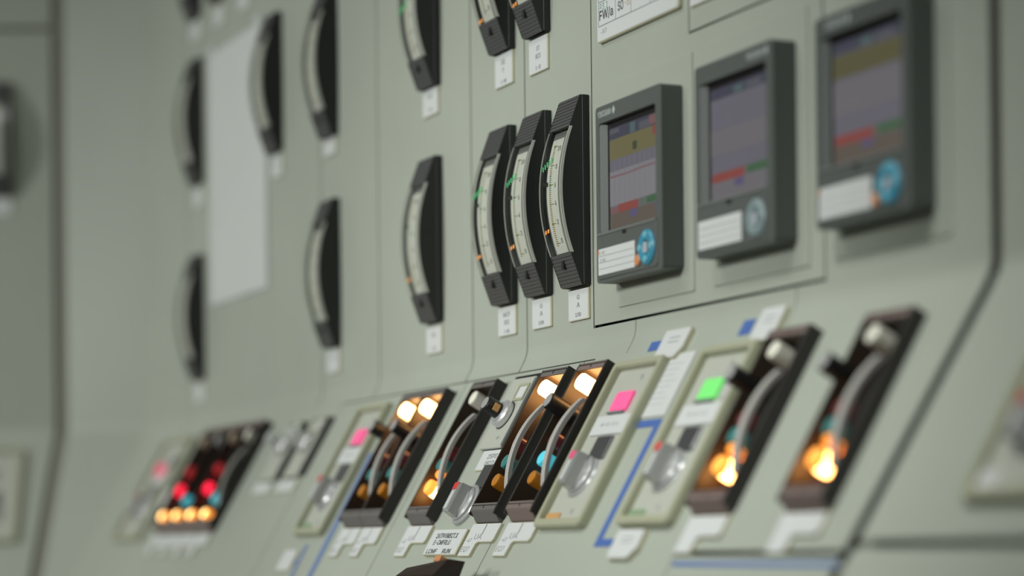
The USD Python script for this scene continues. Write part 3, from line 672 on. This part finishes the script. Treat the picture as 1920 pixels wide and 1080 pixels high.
framed_unit('framed switch unit with bright pink window and a blue tape strip along its right', on_slope(-0.556, cm), PINK, REDDOT, GRMARK)
def dots(t, yl):
    tag(obj('pink_lamp', lathe([(0, .0025), (.012, .0025), (.011, .010), (.007, .013), (0, .0135)], -.004, yl(.092), 24), mat('pink_lamp', (0.85, 0.16, 0.26), 0.4, 0.5, emit=(1, .08, .2), strength=.35), t), 'round pink lamp')
    obj('chrome_button', lathe([(0, .0025), (.012, .0025), (.011, .012), (0, .013)], .034, yl(.080), 24), CHROME, t)
framed_unit('blurred framed switch unit with round pink lamp at far left end of the slope', on_slope(-1.405, cm), None, REDDOT, None, 0.155, dots)
framed_unit('framed switch unit with large grey knob cut by the right picture edge', on_slope(0.8305, cm - .0115), None, REDDOT, None, 0.105,
            lambda t, yl: obj('corner_card', plate(-.046, -.022, yl(.2040), yl(.1880), .0025, .0045, .001, .0004), LABEL, t))
def redlamp(t, yl): tag(obj('red_lamp', lathe([(0, .0025), (.011, .0025), (.010, .010), (0, .012)], -.006, yl(.085), 24), RED_OFF, t), 'dark red lamp')
framed_unit('framed switch unit cut by the left picture edge on the far left bay', on_slope(-0.098, cm) @ BAY_B, None, REDDOT, None, 0.102, redlamp, True, False)

# ---------------------------------------------------------------- small key switches and the bare rotary switch
def key_switch(label, x, sd0=.0335, sd1=.1165, w=.056, silver=False):
    t = thing('key_switch', label, 'switch', on_slope(x, (sd0 + sd1) / 2), 'small switches on black-edged plates')
    h = (sd1 - sd0) / 2; c = (sd0 + sd1) / 2; yl = lambda s: c - s
    obj('gasket', ext(sbox(-w / 2 - .004, -h + .002, w / 2 + (.012 if silver else .0045), h + .004), 0, .0038), BLACK2, t, False)
    p = obj('face_plate', plate(-w / 2, w / 2, -h, h, .0035, .0058, .0015, .0006), PLATE, t)
    obj('edge_glint', bx(w / 2 - .0012, w / 2, -h + .002, h - .002, .0050, .0064), CHROME, p)  # bright strip stands in for a glint on the plate's edge
    obj('window_frame', ext(rrect(-.002, .024, yl(.062), yl(.042), .002).difference(rrect(.001, .021, yl(.059), yl(.045), .001)), .0056, .0072), PAINT_DIM, t, False)
    obj('window_card', bx(.001, .021, yl(.059), yl(.045), .0056, .0062), LABEL, t)
    y = yl(.0785)
    obj('collar', lathe([(0, .0055), (.0150, .0055), (.0150, .0120), (.0135, .0135), (.0120, .0135), (.0110, .0150), (0, .0150)], 0, y, 36), CHROME, t)
    obj('shadow_ring', lathe([(0, .0055), (.0160, .0055), (.0160, .0065), (0, .0066)], 0, y, 36), BLACK2, t)
    k = obj('handle', lathe([(0, .014), (.0085, .014), (.0085, .030), (.0075, .0315), (0, .0315)], 0, y, 24), CHROME if silver else BLACK2, t)
    if not silver:
        tag(obj('handle_mark', bx(.0060, .0090, y - .004, y + .004, .018, .0245, .0004), ORMARK, k, False), 'orange mark')
        obj('handle_face', cyl(.0066, .0312, .0320, 0, y, .0002, 20), KNOBGREY, k)
    obj('plate_print', text('OFF', .0035, .010, yl(.105), .0057, width=.008), INKL, t, False)
    return t
key_switch('small switch with chrome collar and black handle on a black-edged plate', -0.1175)
key_switch('small chrome-handled switch on black-edged plate, left one of the far pair', -0.838, .047, .128, .060, True)
key_switch('small chrome-handled switch on black-edged plate, right one of the far pair', -0.746, .045, .126, .060, True)
t = thing('rotary_switch', 'bare grey rotary switch with red-dotted bar handle between two control stations', 'switch', on_slope(-0.1090, .1805))
obj('escutcheon', plate(-.004, .024, .020, .046, 0, .0030, .002, .0006), ESC, t)
cam_knob(t, 0, 0, 1.15, REDDOT, STEEL, 0.0)

# ---------------------------------------------------------------- white cards, stepped labels, tags, tape
label_plate('label_plate', 'white label plate with two text lines below the chrome and black key switch', on_slope(-0.1065, .1285), .058, .0235, [('25P07', .0055, .004, .004, .030), ('0827L', .005, .003, -.004, .026)], None)
label_plate('label_plate', 'large white label plate with two text lines under the bare rotary switch', on_slope(-0.107, .2245), .087, .029, [('2ATPVVMSCT.X', .0055, -.001, .007, .056), ('E-CMFRLU', .0052, -.006, -.0005, .044), ('LCMF     RUN', .0048, -.004, -.0105, .064)], None, .005, INK)
def stepped(label, x, sd, w=.070, h1=.0205, h2=.036, lines=True):
    t = thing('stepped_label', label, 'label', on_slope(x, sd), 'stepped white labels under the control stations')
    P = Polygon([(0, 0), (w, 0), (w, -h1 + .003), (w - .003, -h1), (w * .5, -h1), (w * .44, -h1 - .002), (w * .42, -h2), (.0, -h2)])
    obj('plate', ext(P, 0, .0030), LABELEDGE, t, False)
    f = obj('face', ext(P.buffer(-.0006), .0029, .0033), LABEL, t, False)
    if lines:
        obj('lettering', cat(bx(w * .50, w * .53, -.012, -.001, .0032, .0035), text('UA', .0060, w * .42, -.0145, .0032, width=.018), text('-47', .0045, w * .14, -.0185, .0032, width=.013), text('EQ7', .0058, w * .17, -.0285, .0032, width=.018)), INKL, f, False)
    return t
stepped('stepped white label under the amber-lit station with white top lamp', -0.2385, .2035)
stepped('stepped white label under the left one of the two white-lit stations', -0.0605, .2035)
stepped('stepped white label under the white-lit station with teal lamp', 0.026, .2035)
stepped('blurred stepped white label under left half of the double station', -0.4455, .2035, .063)
stepped('blurred stepped white label under right half of the double station', -0.378, .2035, .063)
stepped('blurred stepped white label under the station beside the green-windowed unit', 0.397, .2035, .064, .019, .034, False)
stepped('blurred stepped white label under the station nearest the main console end', 0.546, .2035, .064, .019, .034, False)
for k, x in enumerate((-1.252, -1.180, -1.108, -1.036)):
    stepped('blurred white label under the four joined stations, ' + ('leftmost', 'second from left', 'third from left', 'rightmost')[k] + ' of the row', x, .2035, .069, .019, .034, False)
label_plate('label_plate', 'blurred white label plate under the left switch of the far pair', on_slope(-0.850, .1385), .070, .017, [], None)
label_plate('label_plate', 'blurred white label plate under the right switch of the far pair', on_slope(-0.752, .1385), .070, .017, [], None)
label_plate('label_plate', 'faint white label plate on the slope below the pink-lamp unit beside four-lamp block', on_slope(-1.318, .140), .040, .030, [], None)
label_plate('label_plate', 'white label plate at the bottom below the tape-striped framed unit', on_slope(-0.590, .244), .048, .028, [], None)
# paper note between the two framed units
t = thing('paper_note', 'white paper note stuck between two framed switch units above the blue tape', 'paper', on_slope(0.2125, .0655))
obj('sheet', bx(-.0330, .0330, -.0325, .0330, .0002, .0012), PAPER, t)
obj('print', cat(*[bx(-.022, .020 - .004 * (k % 3), .022 - .006 * k, .0228 - .006 * k, .0011, .0014) for k in range(8)]), mat('print_grey', (0.45, 0.46, 0.52), .7, .2), t, False)
# cut-corner white tags
def tagcard(label, x, sd, w, h, cut=.010, lift=.0, flip=1):
    t = thing('hanging_tag', label, 'tag', on_slope(x, sd), 'white tags beside the blue tape')
    P = Polygon([(-w / 2, -h / 2 + .004), (-w / 2 + .004, -h / 2), (w / 2 - cut, -h / 2), (w / 2, -h / 2 + cut), (w / 2, h / 2 - .003), (w / 2 - .003, h / 2), (-w / 2, h / 2)])
    m = ext(P, .0, .0045); obj('plate', m, LABELEDGE, t, False); obj('face', ext(P.buffer(-.0005), .0044, .0050), LABEL, t, False)
    obj('print', cat(*[bx(-w * .2, w * .22, q * h - .0004, q * h + .0004, .0049, .0052) for q in (.05, .2)]), INKL, t, False)
    return t
tagcard('white tag with cut corner above the paper note, beside a blue tape scrap', 0.195, .0225, .050, .031)
tagcard('white tag with cut corner at the upper left of the amber-lit station near the recorders', 0.365, .0195, .040, .033, .006)
tagcard('white tag with cut corner at the foot of the long blue tape line', 0.305, .229, .050, .028)
def tape(label, pieces, m=BLUETAPE):
    t = thing('blue_tape', label, 'tape', on_slope(0, 0))
    for P in pieces: obj('strip', ext(Polygon([(x, -s) for x, s in P]), .0, .0007), m, t, False)
    return t
tape('blue tape line running down the slope between the two framed units, hooked at both ends',
     [[(.1885, .1010), (.2440, .1010), (.2440, .1085), (.1885, .1085)], [(.2345, .1085), (.2440, .1085), (.2440, .2290), (.2345, .2290)], [(.2440, .2215), (.2680, .2215), (.2680, .2290), (.2440, .2290)]])
tape('small blue tape scrap beside the white tag above the paper note', [[(.1385, .0135), (.1620, .0135), (.1620, .0235), (.1385, .0235)]])
tape('small blue tape scrap beside the white tag near the amber-lit station', [[(.3100, .0085), (.3300, .0085), (.3300, .0235), (.3100, .0235)]])
tape('faded blue tape strip along the right side of the far pink-windowed unit', [[(-.4995, .1020), (-.4800, .1020), (-.4740, .2750), (-.4900, .2750)]], BLUETAPE_F)
tape('two short faded blue tape strips below the far pink-windowed unit', [[(-.556, .2220), (-.546, .2220), (-.540, .2750), (-.550, .2750)], [(-.610, .2420), (-.560, .2420), (-.560, .2480), (-.610, .2480)]], BLUETAPE_F)
tape('blue tape line along the bottom edge at right, under the panel seam', [[(.400, .2440), (.655, .2440), (.655, .2475), (.400, .2475)]])
# dark handle at the bottom edge
t = thing('lever_handle', 'dark brown blurred lever handle rising into the bottom edge of the picture', 'handle', on_slope(-0.003, .3225))
obj('boss', lathe([(0, 0), (.026, 0), (.026, .008), (.022, .012), (0, .012)], 0, 0, 32), SIDE, t)
obj('lever', hull([(-.010, -.012, .010), (.010, -.012, .010), (-.010, .012, .010), (.010, .012, .010), (-.050, .046, .046), (.046, .056, .046), (-.050, .052, .030), (.046, .062, .030), (-.050, .034, .052), (.046, .036, .052)]), BROWNH, t, False)
tag(obj('tip_mark', bx(.010, .024, .0535, .0600, .034, .0465, .0008), ORANGEB, t, False), 'small orange mark')
